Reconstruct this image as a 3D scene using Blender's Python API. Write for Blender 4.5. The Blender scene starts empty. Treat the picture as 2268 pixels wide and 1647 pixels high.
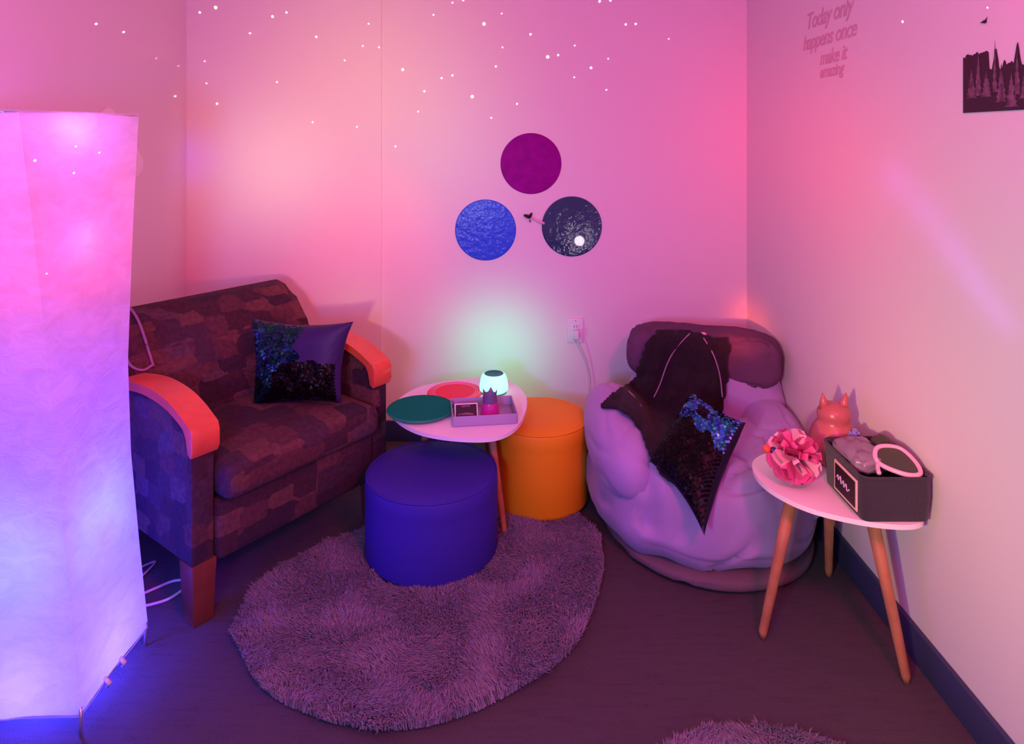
import bpy, bmesh, math, random
from mathutils import Vector, Matrix, noise
from mathutils.bvhtree import BVHTree
random.seed(7)
S = bpy.context.scene
COL = S.collection

# ------------------------------------------------------------------ camera
F, CX, HY, CH = 1500.0, 1134.0, 305.0, 1.5          # focal length in pixels, optical axis x, horizon y, eye height
cd = bpy.data.cameras.new('camera'); cam = bpy.data.objects.new('camera', cd); COL.objects.link(cam)
cam.location = (0, 0, CH); cam.rotation_euler = (math.pi/2, 0, 0)
cd.sensor_fit = 'HORIZONTAL'; cd.sensor_width = 36.0; cd.lens = 36.0*F/2268
cd.shift_y = -(823.5-HY)/2268.0; cd.clip_start = 0.05
S.camera = cam
S.view_settings.view_transform = 'Standard'; S.view_settings.look = 'None'
S.view_settings.exposure = 0.0; S.view_settings.gamma = 1.0; S.view_settings.use_curve_mapping = False
S.cycles.use_denoising = True; S.cycles.max_bounces = 6; S.cycles.sample_clamp_indirect = 4.0
S.cycles.caustics_reflective = False; S.cycles.caustics_refractive = False

def at(px, py, d):                      # a point seen at that pixel at distance d
    return Vector(((px-CX)*d/F, d, CH-(py-HY)*d/F))
def onz(px, py, z):                     # seen at that pixel and lying at height z
    return at(px, py, (CH-z)*F/(py-HY))
RX, LX, BY = 1.165, -1.61, 3.36         # right wall, left wall, back wall
def onwall(px, py):
    d = BY
    if px > 1648: d = RX*F/(px-CX)
    if px < 415: d = LX*F/(px-CX)
    return at(px, py, d)

# ------------------------------------------------------------------ world
w = bpy.data.worlds.new('world'); S.world = w; w.use_nodes = True
w.node_tree.nodes['Background'].inputs[0].default_value = (1, .25, .5, 1)
w.node_tree.nodes['Background'].inputs[1].default_value = 0.0

# ------------------------------------------------------------------ room lights
def light(name, kind, loc, col, power, size=.1, target=None, **kw):
    L = bpy.data.lights.new(name, kind)
    o = bpy.data.objects.new(name, L); COL.objects.link(o)
    o.location = loc; L.color = col; L.energy = power
    if kind == 'AREA': L.size = size
    else: L.shadow_soft_size = size
    for k, v in kw.items(): setattr(L, k, v)
    if target is not None:
        o.rotation_euler = (Vector(target)-Vector(loc)).to_track_quat('-Z', 'Y').to_euler()
    return o

# the galaxy projector: a small lamp left of the camera that throws a coloured nebula over the corner
PROJ = Vector((-.38, .25, 1.12))
def nebula(o, blobs, base, dotlist=None):
    L = o.data; L.use_nodes = True; nt = L.node_tree; N = nt.nodes; K = nt.links
    em = [n for n in N if n.type == 'EMISSION'][0]; em.inputs['Strength'].default_value = 1
    tc = N.new('ShaderNodeTexCoord')
    nv = N.new('ShaderNodeVectorMath'); nv.operation = 'SCALE'; nv.inputs[3].default_value = SGN
    K.new(tc.outputs['Normal'], nv.inputs[0]); nrm = nv.outputs[0]
    acc = None
    def add(sock, a):
        if a is None: return sock
        v = N.new('ShaderNodeVectorMath'); v.operation = 'ADD'; K.new(sock, v.inputs[0]); K.new(a, v.inputs[1]); return v.outputs[0]
    cb = N.new('ShaderNodeCombineXYZ')
    for i in range(3): cb.inputs[i].default_value = base[i]
    acc = cb.outputs[0]
    for (px, py, rx, col, hard) in blobs:
        P = onwall(px, py); D = (P-o.location); r = rx*P.y/F/D.length; D.normalize()
        ds = N.new('ShaderNodeVectorMath'); ds.operation = 'DISTANCE'; K.new(nrm, ds.inputs[0]); ds.inputs[1].default_value = D
        q = N.new('ShaderNodeMath'); q.operation = 'MULTIPLY'; K.new(ds.outputs['Value'], q.inputs[0]); q.inputs[1].default_value = 1/r
        p = N.new('ShaderNodeMath'); p.operation = 'POWER'; K.new(q.outputs[0], p.inputs[0]); p.inputs[1].default_value = hard
        n = N.new('ShaderNodeMath'); n.operation = 'MULTIPLY'; K.new(p.outputs[0], n.inputs[0]); n.inputs[1].default_value = -1
        e = N.new('ShaderNodeMath'); e.operation = 'EXPONENT'; K.new(n.outputs[0], e.inputs[0])
        s = N.new('ShaderNodeVectorMath'); s.operation = 'SCALE'; s.inputs[0].default_value = col; K.new(e.outputs[0], s.inputs[3])
        acc = add(s.outputs[0], acc)
    K.new(acc, em.inputs['Color'])
SGN = 1.0
neb = light('nebula_projector', 'POINT', PROJ, (1, 1, 1), 100, .035)
BL = [(600, 285, 200, 2.2), (720, 420, 360, 2), (1150, 620, 300, 2), (1250, 330, 300, 2), (1480, 80, 380, 2), (2150, 620, 480, 2), (2150, 1300, 480, 2), (1780, 330, 260, 2),
      (600, 380, 150, 2), (790, 690, 95, 2.2), (1668, 716, 45, 2), (425, 350, 60, 2.4), (1400, 560, 220, 2), (960, 350, 220, 2), (1560, 620, 200, 2), (820, 120, 260, 2), (1600, 420, 200, 2), (1700, 200, 150, 2), (1900, 850, 260, 2)]
STREAK = [(1985, 400, 45), (2050, 470, 42), (2105, 545, 40), (2150, 610, 36), (2190, 665, 30), (2225, 715, 24)]
#BLC
BC = [(0.000, 0.220, 0.000), (1.294, 0.000, 0.093), (0.000, 0.079, 0.621), (0.000, 0.000, 0.000), (0.000, 0.000, 0.044), (0.083, 0.427, 0.000), (0.683, 0.496, 0.027), (2.409, 0.000, 0.000), (0.991, 1.050, 0.750), (0.000, 0.354, 0.000), (6.500, 0.600, 0.000), (0.000, 0.000, 1.254), (0.186, 0.000, 0.000), (0.047, 0.684, 0.447), (0.000, 0.000, 0.000), (0.817, 0.799, 0.033), (0.000, 0.000, 0.000), (0.000, 0.000, 0.000), (1.103, 0.252, 0.091)]
BASE = (0.000, 0.000, 0.000)
STRK = 1.0
#BLCEND
nebula(neb, [(*b[:3], c, b[3]) for b, c in zip(BL, BC)]+[(x, y, r, tuple(STRK*v for v in (.25, .08, .75)), 2) for x, y, r in STREAK], BASE)
# the star projector: laser dots, same spot, no size
STARS = [(443,27,1),(478,16,2),(213,53,1.1),(274,71,1),(388,213,.9),(235,221,.6),(291,234,.6),(604,36,1.3),(635,27,.8),(701,81,1),(481,229,.9),
 (555,73,.5),(614,181,.6),(804,101,.6),(817,52,.5),(840,104,.6),(764,133,.45),(454,135,.45),(458,184,.45),(693,270,.6),(791,280,.5),
 (892,154,1.5),(940,202,.8),(978,173,.8),(1002,167,.8),(876,324,.6),(926,247,.5),(960,33,.6),(1002,6,.6),(1026,1,.6),(1046,214,1.8),
 (1072,53,1.9),(1098,147,.7),(1088,261,.6),(1145,230,.7),(1111,30,.5),(1175,76,1),(1113,105,.5),(1213,126,1.8),(1236,122,.9),(1309,150,1.2),
 (1328,3,1.2),(1352,1,1),(1386,54,1),(1408,53,.9),(1273,101,.5),(1272,171,.5),(1343,199,.5),(1347,130,.45),(138,257,1.2),(231,282,.8),(1999,48,1.2),(2187,17,.6),
 (170,513,.45),(553,73,.4),(1481,86,.4),(346,129,.4),(395,146,.4)]
st = light('star_projector', 'POINT', PROJ+Vector((0, 0, .04)), (1, 1, 1), 100, 0.0)
nebula(st, [(x, y, 1.5+.9*k, ((16, 22, 7) if k > 1.4 else (16*k, 12*k, 15*k)), 6) for (x, y, k) in STARS], (0, 0, 0))
# warm lamp somewhere up to the right behind the viewer: red-orange on upward faces
light('orange_lamp', 'AREA', (.75, .2, 2.2), (1.000, 0.000, 0.310), 33.4, .3, (-.4, 2.9, .3))
light('pink_fill', 'AREA', (-.55, -.2, 1.35), (0.148, 0.264, 1.000), 26.72, .3, (.3, 2.6, .7))
light('orange_fill_spot', 'SPOT', (-.35, 2.45, 2.3), (1.0, .13, .0), 45, .05, (-.76, BY, .58), spot_size=math.radians(36), spot_blend=1.0)  # added spot without a fixture, warms the wall right of the armchair
light('overhead_fill', 'AREA', (-.1, .9, 2.5), (1.000, 0.318, 0.000), 17.71, 1.2, (-.1, 2.2, 0))  # unseen general fill added overhead, no ceiling fixture behind it
# small white lamp low on the right behind the viewer, mirrored in the dark disc
light('low_lamp', 'POINT', (.667, .3, .47), (1, .8, .95), 4.0, .065)

# ------------------------------------------------------------------ materials
def mat(name, col, rough=.7, metal=0, bump=0, bscale=60, var=0, vscale=8, spec=.3, trans=0, alpha=1, emit=None, estr=0, sheen=0, coat=0):
    m = bpy.data.materials.new(name); m.use_nodes = True; nt = m.node_tree; b = nt.nodes['Principled BSDF']
    b.inputs['Base Color'].default_value = (*col, 1); b.inputs['Roughness'].default_value = rough
    b.inputs['Metallic'].default_value = metal; b.inputs['Specular IOR Level'].default_value = spec
    b.inputs['Transmission Weight'].default_value = trans; b.inputs['Alpha'].default_value = alpha
    b.inputs['Sheen Weight'].default_value = sheen; b.inputs['Coat Weight'].default_value = coat
    if emit: b.inputs['Emission Color'].default_value = (*emit, 1); b.inputs['Emission Strength'].default_value = estr
    tc = nt.nodes.new('ShaderNodeTexCoord')
    if var:
        n = nt.nodes.new('ShaderNodeTexNoise'); n.inputs['Scale'].default_value = vscale; n.inputs['Detail'].default_value = 5
        nt.links.new(tc.outputs['Object'], n.inputs['Vector'])
        r = nt.nodes.new('ShaderNodeMapRange'); r.inputs[1].default_value = .3; r.inputs[2].default_value = .7
        r.inputs[3].default_value = 1-var; r.inputs[4].default_value = 1+var
        nt.links.new(n.outputs['Fac'], r.inputs[0])
        h = nt.nodes.new('ShaderNodeVectorMath'); h.operation = 'SCALE'; h.inputs[0].default_value = col
        nt.links.new(r.outputs[0], h.inputs[3]); nt.links.new(h.outputs[0], b.inputs['Base Color'])
    if bump:
        n = nt.nodes.new('ShaderNodeTexNoise'); n.inputs['Scale'].default_value = bscale; n.inputs['Detail'].default_value = 4
        nt.links.new(tc.outputs['Object'], n.inputs['Vector'])
        u = nt.nodes.new('ShaderNodeBump'); u.inputs['Strength'].default_value = bump; u.inputs['Distance'].default_value = .01
        nt.links.new(n.outputs['Fac'], u.inputs['Height']); nt.links.new(u.outputs[0], b.inputs['Normal'])
    return m
M = {}
M['wall'] = mat('wall_paint', (.80, .76, .74), .75, bump=.04, bscale=140, spec=.15)
M['ceil'] = mat('ceiling_paint', (.8, .78, .76), .9)
M['base'] = mat('baseboard_vinyl', (.045, .055, .12), .55, spec=.3)
M['cream'] = mat('white_laminate', (.9, .9, .9), .35, spec=.4)
M['legwood'] = mat('beech_wood', (.46, .20, .09), .5, var=.15, vscale=20)
M['armwood'] = mat('varnished_arm_wood', (.72, .12, .06), .28, var=.12, vscale=12, spec=.5)
M['darkwood'] = mat('dark_leg_wood', (.16, .04, .025), .5, var=.15, vscale=14)
M['blue_vinyl'] = mat('blue_fabric', (.040, .022, .34), .7, bump=.08, bscale=250)
M['yellow_vinyl'] = mat('yellow_fabric', (.86, .38, .006), .6, bump=.06, bscale=250)
M['bean'] = mat('beanbag_fabric', (.40, .31, .58), .85, bump=.12, bscale=30, var=.06, vscale=5, sheen=.2)
M['beandark'] = mat('beanbag_headrest_fabric', (.12, .06, .12), .85, bump=.15, bscale=40, var=.1)
M['beanbase'] = mat('beanbag_base_fabric', (.16, .11, .13), .9, bump=.2, bscale=120)
M['plush'] = mat('black_plush', (.016, .009, .014), .9, bump=.5, bscale=25, sheen=.06)
M['white'] = mat('white_plastic', (.8, .78, .8), .3, spec=.5)
M['black'] = mat('black_print', (.015, .01, .012), .5)
M['seam'] = mat('piping_cord', (.35, .22, .38), .8)
M['treedark'] = mat('dark_forest_print', (.045, .018, .03), .6)
M['treegrey'] = mat('misty_forest_print', (.15, .07, .11), .7, var=.6, vscale=60)
M['pinkgrey'] = mat('grey_print', (.20, .12, .16), .7, var=.3, vscale=30)
M['decal'] = mat('wall_lettering', (.64, .42, .50), .7)
M['steel'] = mat('lamp_frame_metal', (.7, .7, .75), .3, metal=.8)
M['binfab'] = mat('charcoal_fabric', (.035, .03, .045), .9, bump=.4, bscale=220, sheen=.2)
M['cloudp'] = mat('pale_paper_cutout', (.92, .90, .92), .8)
M['skin'] = mat('clear_vinyl_pouch', (.24, .20, .25), .25, spec=.6, bump=.2, bscale=14)
M['olive'] = mat('olive_plastic', (.05, .06, .03), .35, spec=.5, bump=.2, bscale=18)
M['lav'] = mat('lavender_plastic', (.55, .45, .6), .3, spec=.5)

def nodes_of(m): return m.node_tree.nodes, m.node_tree.links, m.node_tree.nodes['Principled BSDF']
def fabric_chair():
    m = mat('patchwork_chenille', (.1, .04, .04), .9, bump=.35, bscale=160, sheen=.15); N, K, b = nodes_of(m)
    tc = N.new('ShaderNodeTexCoord'); mp = N.new('ShaderNodeMapping'); mp.inputs['Scale'].default_value = (1, 1.25, 1.5)
    nz = N.new('ShaderNodeTexNoise'); nz.inputs['Scale'].default_value = 7
    ad = N.new('ShaderNodeMixRGB'); ad.blend_type = 'ADD'; ad.inputs[0].default_value = .03
    K.new(tc.outputs['Object'], mp.inputs[0]); K.new(tc.outputs['Object'], nz.inputs['Vector'])
    K.new(mp.outputs[0], ad.inputs[1]); K.new(nz.outputs['Color'], ad.inputs[2])
    v = N.new('ShaderNodeTexVoronoi'); v.distance = 'CHEBYCHEV'; v.inputs['Scale'].default_value = 10; v.inputs['Randomness'].default_value = .55
    K.new(ad.outputs[0], v.inputs['Vector'])
    sp = N.new('ShaderNodeSeparateColor'); K.new(v.outputs['Color'], sp.inputs[0])
    r = N.new('ShaderNodeValToRGB'); K.new(sp.outputs[0], r.inputs[0]); r.color_ramp.interpolation = 'CONSTANT'
    cs = [(0, (.050, .018, .030)), (.22, (.085, .030, .040)), (.42, (.035, .015, .032)), (.58, (.115, .045, .048)), (.76, (.055, .026, .045)), (.9, (.085, .045, .065))]
    e = r.color_ramp.elements
    e[0].position = 0; e[0].color = (*cs[0][1], 1); e[1].position = cs[1][0]; e[1].color = (*cs[1][1], 1)
    for p, c in cs[2:]: q = e.new(p); q.color = (*c, 1)
    n2 = N.new('ShaderNodeTexNoise'); n2.inputs['Scale'].default_value = 60; K.new(tc.outputs['Object'], n2.inputs['Vector'])
    mr = N.new('ShaderNodeMapRange'); mr.inputs[1].default_value = .3; mr.inputs[2].default_value = .7; mr.inputs[3].default_value = .75; mr.inputs[4].default_value = 1.25
    K.new(n2.outputs['Fac'], mr.inputs[0])
    sc = N.new('ShaderNodeVectorMath'); sc.operation = 'SCALE'; K.new(r.outputs[0], sc.inputs[0]); K.new(mr.outputs[0], sc.inputs[3])
    K.new(sc.outputs[0], b.inputs['Base Color']); return m
M['chair'] = fabric_chair(); M['chair'].node_tree.nodes['Principled BSDF'].inputs['Sheen Weight'].default_value = .03
def carpet():
    m = mat('charcoal_carpet', (.03, .025, .03), .95, bump=.5, bscale=300); N, K, b = nodes_of(m)
    tc = N.new('ShaderNodeTexCoord'); mp = N.new('ShaderNodeMapping'); mp.inputs['Scale'].default_value = (9, 55, 1); mp.inputs['Rotation'].default_value = (0, 0, .03)
    K.new(tc.outputs['Object'], mp.inputs[0]); nz = N.new('ShaderNodeTexNoise'); nz.inputs['Scale'].default_value = 1; nz.inputs['Detail'].default_value = 6; nz.inputs['Roughness'].default_value = .7
    K.new(mp.outputs[0], nz.inputs['Vector'])
    n2 = N.new('ShaderNodeTexNoise'); n2.inputs['Scale'].default_value = 320; K.new(tc.outputs['Object'], n2.inputs['Vector'])
    ad = N.new('ShaderNodeMath'); ad.operation = 'MULTIPLY_ADD'; K.new(n2.outputs['Fac'], ad.inputs[0]); ad.inputs[1].default_value = 1.1; K.new(nz.outputs['Fac'], ad.inputs[2])
    r = N.new('ShaderNodeValToRGB'); K.new(ad.outputs[0], r.inputs[0]); e = r.color_ramp.elements
    e[0].position = .55; e[0].color = (.018, .015, .020, 1); e[1].position = 1.5; e[1].color = (.082, .066, .075, 1)
    K.new(r.outputs[0], b.inputs['Base Color']); return m
M['carpet'] = carpet()
def paper():
    m = bpy.data.materials.new('rice_paper'); m.use_nodes = True; nt = m.node_tree; N, K = nt.nodes, nt.links
    N.clear(); out = N.new('ShaderNodeOutputMaterial'); d = N.new('ShaderNodeBsdfDiffuse'); t = N.new('ShaderNodeBsdfTranslucent'); mx = N.new('ShaderNodeMixShader')
    tc = N.new('ShaderNodeTexCoord'); mp = N.new('ShaderNodeMapping'); mp.inputs['Scale'].default_value = (3, 3, 5); mp.inputs['Rotation'].default_value = (.6, .6, 0)
    K.new(tc.outputs['Object'], mp.inputs[0])
    nz = N.new('ShaderNodeTexNoise'); nz.inputs['Scale'].default_value = 4.5; nz.inputs['Detail'].default_value = 8; nz.inputs['Roughness'].default_value = .6; nz.inputs['Distortion'].default_value = .6
    K.new(mp.outputs[0], nz.inputs['Vector'])
    r = N.new('ShaderNodeValToRGB'); K.new(nz.outputs['Fac'], r.inputs[0]); e = r.color_ramp.elements
    e[0].position = .3; e[0].color = (.76, .745, .76, 1); e[1].position = .72; e[1].color = (.92, .91, .92, 1)
    K.new(r.outputs[0], d.inputs[0]); K.new(r.outputs[0], t.inputs[0])
    bp = N.new('ShaderNodeBump'); bp.inputs['Strength'].default_value = .35; bp.inputs['Distance'].default_value = .02; K.new(nz.outputs['Fac'], bp.inputs['Height'])
    K.new(bp.outputs[0], d.inputs['Normal']); K.new(bp.outputs[0], t.inputs['Normal'])
    mx.inputs[0].default_value = .6; K.new(d.outputs[0], mx.inputs[1]); K.new(t.outputs[0], mx.inputs[2]); K.new(mx.outputs[0], out.inputs[0]); return m
M['paper'] = paper()
def rugmat(name, c0, c1):
    m = mat(name, c0, .95, sheen=.3); N, K, b = nodes_of(m)
    g = N.new('ShaderNodeNewGeometry'); r = N.new('ShaderNodeValToRGB'); K.new(g.outputs['Random Per Island'], r.inputs[0])
    r.color_ramp.elements[0].color = (*c0, 1); r.color_ramp.elements[1].color = (*c1, 1); K.new(r.outputs[0], b.inputs['Base Color']); return m
M['rug'] = rugmat('lilac_shag', (.22, .165, .235), (.31, .24, .33))
def seqmat(name, cols, rough=.22):
    m = mat(name, (.02, .02, .05), rough, metal=.85, spec=.6); N, K, b = nodes_of(m)
    g = N.new('ShaderNodeNewGeometry'); r = N.new('ShaderNodeValToRGB'); K.new(g.outputs['Random Per Island'], r.inputs[0]); e = r.color_ramp.elements
    r.color_ramp.interpolation = 'CONSTANT'
    e[0].color = (*cols[0], 1); e[1].position = 1/len(cols); e[1].color = (*cols[1], 1)
    for i, c in enumerate(cols[2:]): q = e.new((i+2)/len(cols)); q.color = (*c, 1)
    K.new(r.outputs[0], b.inputs['Base Color']); return m
M['seq_blue'] = seqmat('blue_green_sequins', [(.03, .12, .75), (.02, .25, .6), (.02, .4, .2), (.05, .05, .5), (.15, .4, .9), (.02, .1, .3)])
M['seq_green'] = seqmat('dark_green_sequins', [(.01, .06, .05), (.01, .16, .07), (.01, .04, .06), (.02, .05, .16)], .28)
M['seq_dark'] = seqmat('black_violet_sequins', [(.012, .008, .014), (.03, .012, .05), (.008, .006, .01)], .35)
M['seq_black'] = seqmat('black_sequins', [(.008, .005, .007), (.014, .008, .01), (.005, .004, .006)], .38)
M['seq_base'] = mat('black_satin', (.012, .006, .03), .55)
M['seq_violet'] = mat('violet_satin', (.030, .010, .11), .6, bump=.2, bscale=50)
def discmat(name, c, c2=None):
    m = mat(name, c, .12, bump=.10, bscale=26, spec=.5, coat=0); return m
M['d_purple'] = mat('matte_purple_gel', (.26, .0, .24), .55, bump=.1, bscale=30, spec=.06, var=.15, vscale=20)
M['d_blue'] = mat('satin_blue_gel', (.03, .10, .72), .22, bump=.5, bscale=34, spec=.25)
M['d_navy'] = mat('glossy_navy_gel', (.02, .06, .13), .09, bump=.30, bscale=24, spec=1.0, coat=1)
M['d_green'] = mat('green_gel', (.0, .26, .14), .6, bump=.1, bscale=20, spec=.03)
M['d_red'] = mat('red_gel', (.85, .06, .10), .5, spec=.1)
M['pinkplastic'] = mat('pink_translucent_plastic', (.85, .12, .36), .25, spec=.5, trans=.25)
M['pinkpale'] = mat('pale_pink_plastic', (.9, .5, .62), .3, spec=.5)
M['coral'] = mat('coral_translucent_plastic', (.95, .28, .26), .3, trans=.55, spec=.5)
M['magenta'] = mat('magenta_liquid_plastic', (.55, .02, .28), .25, spec=.5)
M['smoke'] = mat('smoky_lilac_plastic', (.30, .22, .42), .25, trans=.4, spec=.5)
M['tray'] = mat('frosted_plastic', (.58, .50, .72), .35, trans=.35, spec=.5)
M['orange'] = mat('orange_plastic', (.9, .12, .04), .4)
M['navyp'] = mat('navy_plastic', (.05, .03, .2), .4)
M['glow'] = mat('mint_glowing_plastic', (.5, .9, .8), .4, emit=(.22, 1, .80), estr=1.1)
M['glowtop'] = mat('dark_green_top', (.0, .30, .18), .35)
M['cord'] = mat('white_cord', (.75, .65, .75), .5)
M['cream_line'] = mat('cream_print', (.85, .62, .5), .6)

# ------------------------------------------------------------------ building helpers
def link(o, parent=None, world=True):
    COL.objects.link(o)
    if parent is not None:
        if world and o.type == 'MESH': o.data.transform(PM[parent.name].inverted())
        o.parent = parent
    return o
PM = {}
def tag(o, label, cat=None, group=None, kind=None):
    o['label'] = label
    if cat: o['category'] = cat
    if group: o['group'] = group
    if kind: o['kind'] = kind
    return o
def thing(name, loc, label, cat, rz=0, group=None):
    o = bpy.data.objects.new(name, None); o.empty_display_size = .05; COL.objects.link(o)
    o.location = loc; o.rotation_euler = (0, 0, rz)
    PM[o.name] = Matrix.Translation(Vector(loc)) @ Matrix.Rotation(rz, 4, 'Z')
    return tag(o, label, cat, group)
def mesh(name, verts, faces, m, parent=None, smooth=True, world=True, angle=None):
    me = bpy.data.meshes.new(name); me.from_pydata([tuple(v) for v in verts], [], faces); me.update()
    if smooth:
        me.polygons.foreach_set('use_smooth', [True]*len(me.polygons))
        if angle: me.set_sharp_from_angle(angle=angle)
    for x in (m if isinstance(m, (list, tuple)) else [m]): me.materials.append(x)
    return link(bpy.data.objects.new(name, me), parent, world)
def from_bm(name, bm, m, parent=None, world=True, smooth=True, angle=.6):
    bmesh.ops.recalc_face_normals(bm, faces=bm.faces)
    me = bpy.data.meshes.new(name); bm.to_mesh(me); bm.free()
    if smooth:
        me.polygons.foreach_set('use_smooth', [True]*len(me.polygons)); me.set_sharp_from_angle(angle=angle)
    for x in (m if isinstance(m, (list, tuple)) else [m]): me.materials.append(x)
    return link(bpy.data.objects.new(name, me), parent, world)
def box(name, b, m, parent=None, bev=0, seg=3, world=True, fn=None):
    bm = bmesh.new(); r = bmesh.ops.create_cube(bm, size=1)
    x0, x1, y0, y1, z0, z1 = b
    for v in bm.verts: v.co = Vector((x0+(v.co.x+.5)*(x1-x0), y0+(v.co.y+.5)*(y1-y0), z0+(v.co.z+.5)*(z1-z0)))
    if bev: bmesh.ops.bevel(bm, geom=list(bm.edges), offset=bev, segments=seg, profile=.5, affect='EDGES')
    if fn:
        for v in bm.verts: v.co = fn(v.co)
    return from_bm(name, bm, m, parent, world)
def prism(name, pts, ax, a, b, m, parent=None, bev=0, world=True, seg=3, fn=None):
    """outline pts extruded along axis ax ('z': (x,y), 'x': (y,z)) from a to b"""
    bm = bmesh.new(); mk = (lambda p, t: (p[0], p[1], t)) if ax == 'z' else (lambda p, t: (t, p[0], p[1])) if ax == 'x' else (lambda p, t: (p[0], t, p[1]))
    A = [bm.verts.new(mk(p, a)) for p in pts]; B = [bm.verts.new(mk(p, b)) for p in pts]; n = len(pts)
    fa = bm.faces.new(A); fb = bm.faces.new(B[::-1])
    for i in range(n): bm.faces.new((A[i], B[i], B[(i+1) % n], A[(i+1) % n]))
    if bev:
        es = list(fa.edges)+list(fb.edges)
        bmesh.ops.bevel(bm, geom=es, offset=bev, segments=seg, profile=.5, affect='EDGES')
    if fn:
        for v in bm.verts: v.co = fn(v.co)
    return from_bm(name, bm, m, parent, world)
def lathe(name, prof, loc, m, parent=None, seg=48, rot=None, angle=.7):
    vs, fs = [], []; n = len(prof); X = Matrix.Translation(Vector(loc)) @ (rot.to_4x4() if rot else Matrix.Identity(4))
    for i in range(seg):
        a = 2*math.pi*i/seg
        for r, z in prof: vs.append(X @ Vector((r*math.cos(a), r*math.sin(a), z)))
    for i in range(seg):
        j = (i+1) % seg
        for k in range(n-1): fs.append((i*n+k, j*n+k, j*n+k+1, i*n+k+1))
    bm = bmesh.new(); V = [bm.verts.new(v) for v in vs]
    for f in fs: bm.faces.new([V[q] for q in f])
    bmesh.ops.remove_doubles(bm, verts=bm.verts, dist=1e-5)
    return from_bm(name, bm, m, parent, angle=angle)
def sweep(pts, rad, seg=8):
    """verts, faces of a tube along pts; rad a number or a list"""
    vs, fs = [], []; n = len(pts); pts = [Vector(p) for p in pts]; up = Vector((.13, .21, .97))
    for i, p in enumerate(pts):
        t = (pts[min(i+1, n-1)]-pts[max(i-1, 0)]).normalized()
        a = t.cross(up).normalized() if abs(t.dot(up)) < .98 else t.cross(Vector((1, 0, 0))).normalized()
        b = t.cross(a); r = rad[i] if isinstance(rad, (list, tuple)) else rad
        for k in range(seg):
            th = 2*math.pi*k/seg; vs.append(p+r*(math.cos(th)*a+math.sin(th)*b))
    for i in range(n-1):
        for k in range(seg): fs.append((i*seg+k, i*seg+(k+1) % seg, (i+1)*seg+(k+1) % seg, (i+1)*seg+k))
    fs.append(tuple(range(seg))[::-1]); fs.append(tuple(range((n-1)*seg, n*seg)))
    return vs, fs
def tube(name, pts, rad, m, parent=None, seg=8, world=True):
    vs, fs = sweep(pts, rad, seg); return mesh(name, vs, fs, m, parent, world=world)
def spline(pts, n=8, closed=False):
    pts = [Vector(p) for p in pts]; out = []; N = len(pts); rng = range(N if closed else N-1)
    g = (lambda i: pts[i % N]) if closed else (lambda i: pts[max(0, min(N-1, i))])
    for i in rng:
        p0, p1, p2, p3 = g(i-1), g(i), g(i+1), g(i+2)
        for k in range(n):
            t = k/n; out.append(.5*((2*p1)+(p2-p0)*t+(2*p0-5*p1+4*p2-p3)*t*t+(3*p1-p0-3*p2+p3)*t**3))
    if not closed: out.append(pts[-1])
    return out
def sgnpow(v, e): return math.copysign(abs(v)**e, v)
def blob(name, c, r, m, parent, e1=1, e2=1, rot=0, tilt=0, wr=.01, ws=5, fn=None, nu=72, nv=44, zmin=None, seed=0):
    vs, fs = [], []; R = Matrix.Rotation(rot, 3, 'Z') @ Matrix.Rotation(tilt, 3, 'X'); c = Vector(c); sv = Vector((seed*3.1, seed*1.7, 0))
    for j in range(nv+1):
        ph = -math.pi/2+math.pi*j/nv
        for i in range(nu):
            th = 2*math.pi*i/nu
            p = Vector((r[0]*sgnpow(math.cos(ph), e1)*sgnpow(math.cos(th), e2), r[1]*sgnpow(math.cos(ph), e1)*sgnpow(math.sin(th), e2), r[2]*sgnpow(math.sin(ph), e1)))
            nrm = Vector((p.x/r[0]**2, p.y/r[1]**2, p.z/r[2]**2)).normalized()
            q = c+R @ p
            f = noise.fractal(q*ws+sv, 1, 2, 3); g = abs(noise.noise(q*ws*1.4+sv+Vector((9, 2, 4))))
            q = q+(R @ nrm)*(wr*f-wr*1.6*max(0, .10-g)/.10)
            if fn: q = fn(q)
            if zmin is not None and q.z < zmin: q.z = zmin
            vs.append(q)
    for j in range(nv):
        for i in range(nu): fs.append((j*nu+i, j*nu+(i+1) % nu, (j+1)*nu+(i+1) % nu, (j+1)*nu+i))
    bm = bmesh.new(); V = [bm.verts.new(v) for v in vs]
    for f in fs: bm.faces.new([V[k] for k in f])
    bmesh.ops.remove_doubles(bm, verts=bm.verts, dist=1e-5)
    return from_bm(name, bm, m, parent, angle=1.5)

# ------------------------------------------------------------------ room shell
def struct(o): o['kind'] = 'structure'; return o
YB, ZT = -2.2, 2.6
def slab(name, b, m): return struct(box(name, b, m))
slab('floor', (LX-.1, RX+.1, YB-.1, BY+.1, -.1, 0), M['carpet'])
slab('ceiling', (LX-.1, RX+.1, YB-.1, BY+.1, ZT, ZT+.1), M['ceil'])
STEP = -.646
struct(prism('wall_back', [(LX-.1, BY-.012), (STEP, BY-.012), (STEP, BY), (RX+.1, BY), (RX+.1, BY+.1), (LX-.1, BY+.1)], 'z', 0, ZT, M['wall']))
slab('wall_left', (LX-.1, LX, YB, BY-.012, 0, ZT), M['wall'])
slab('wall_right', (RX, RX+.1, YB, BY, 0, ZT), M['wall'])
slab('wall_rear', (LX-.1, RX+.1, YB-.1, YB, 0, ZT), M['wall'])
def bboard(name, pts):  # x,y run
    return None
struct(box('baseboard_right', (RX-.014, RX, YB, BY-.014, 0, .10), M['base'], bev=.003))
struct(box('baseboard_back', (STEP+.001, RX-.015, BY-.014, BY, 0, .10), M['base'], bev=.003))
struct(box('baseboard_left', (LX, LX+.014, YB, BY-.03, 0, .10), M['base'], bev=.003))

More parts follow.
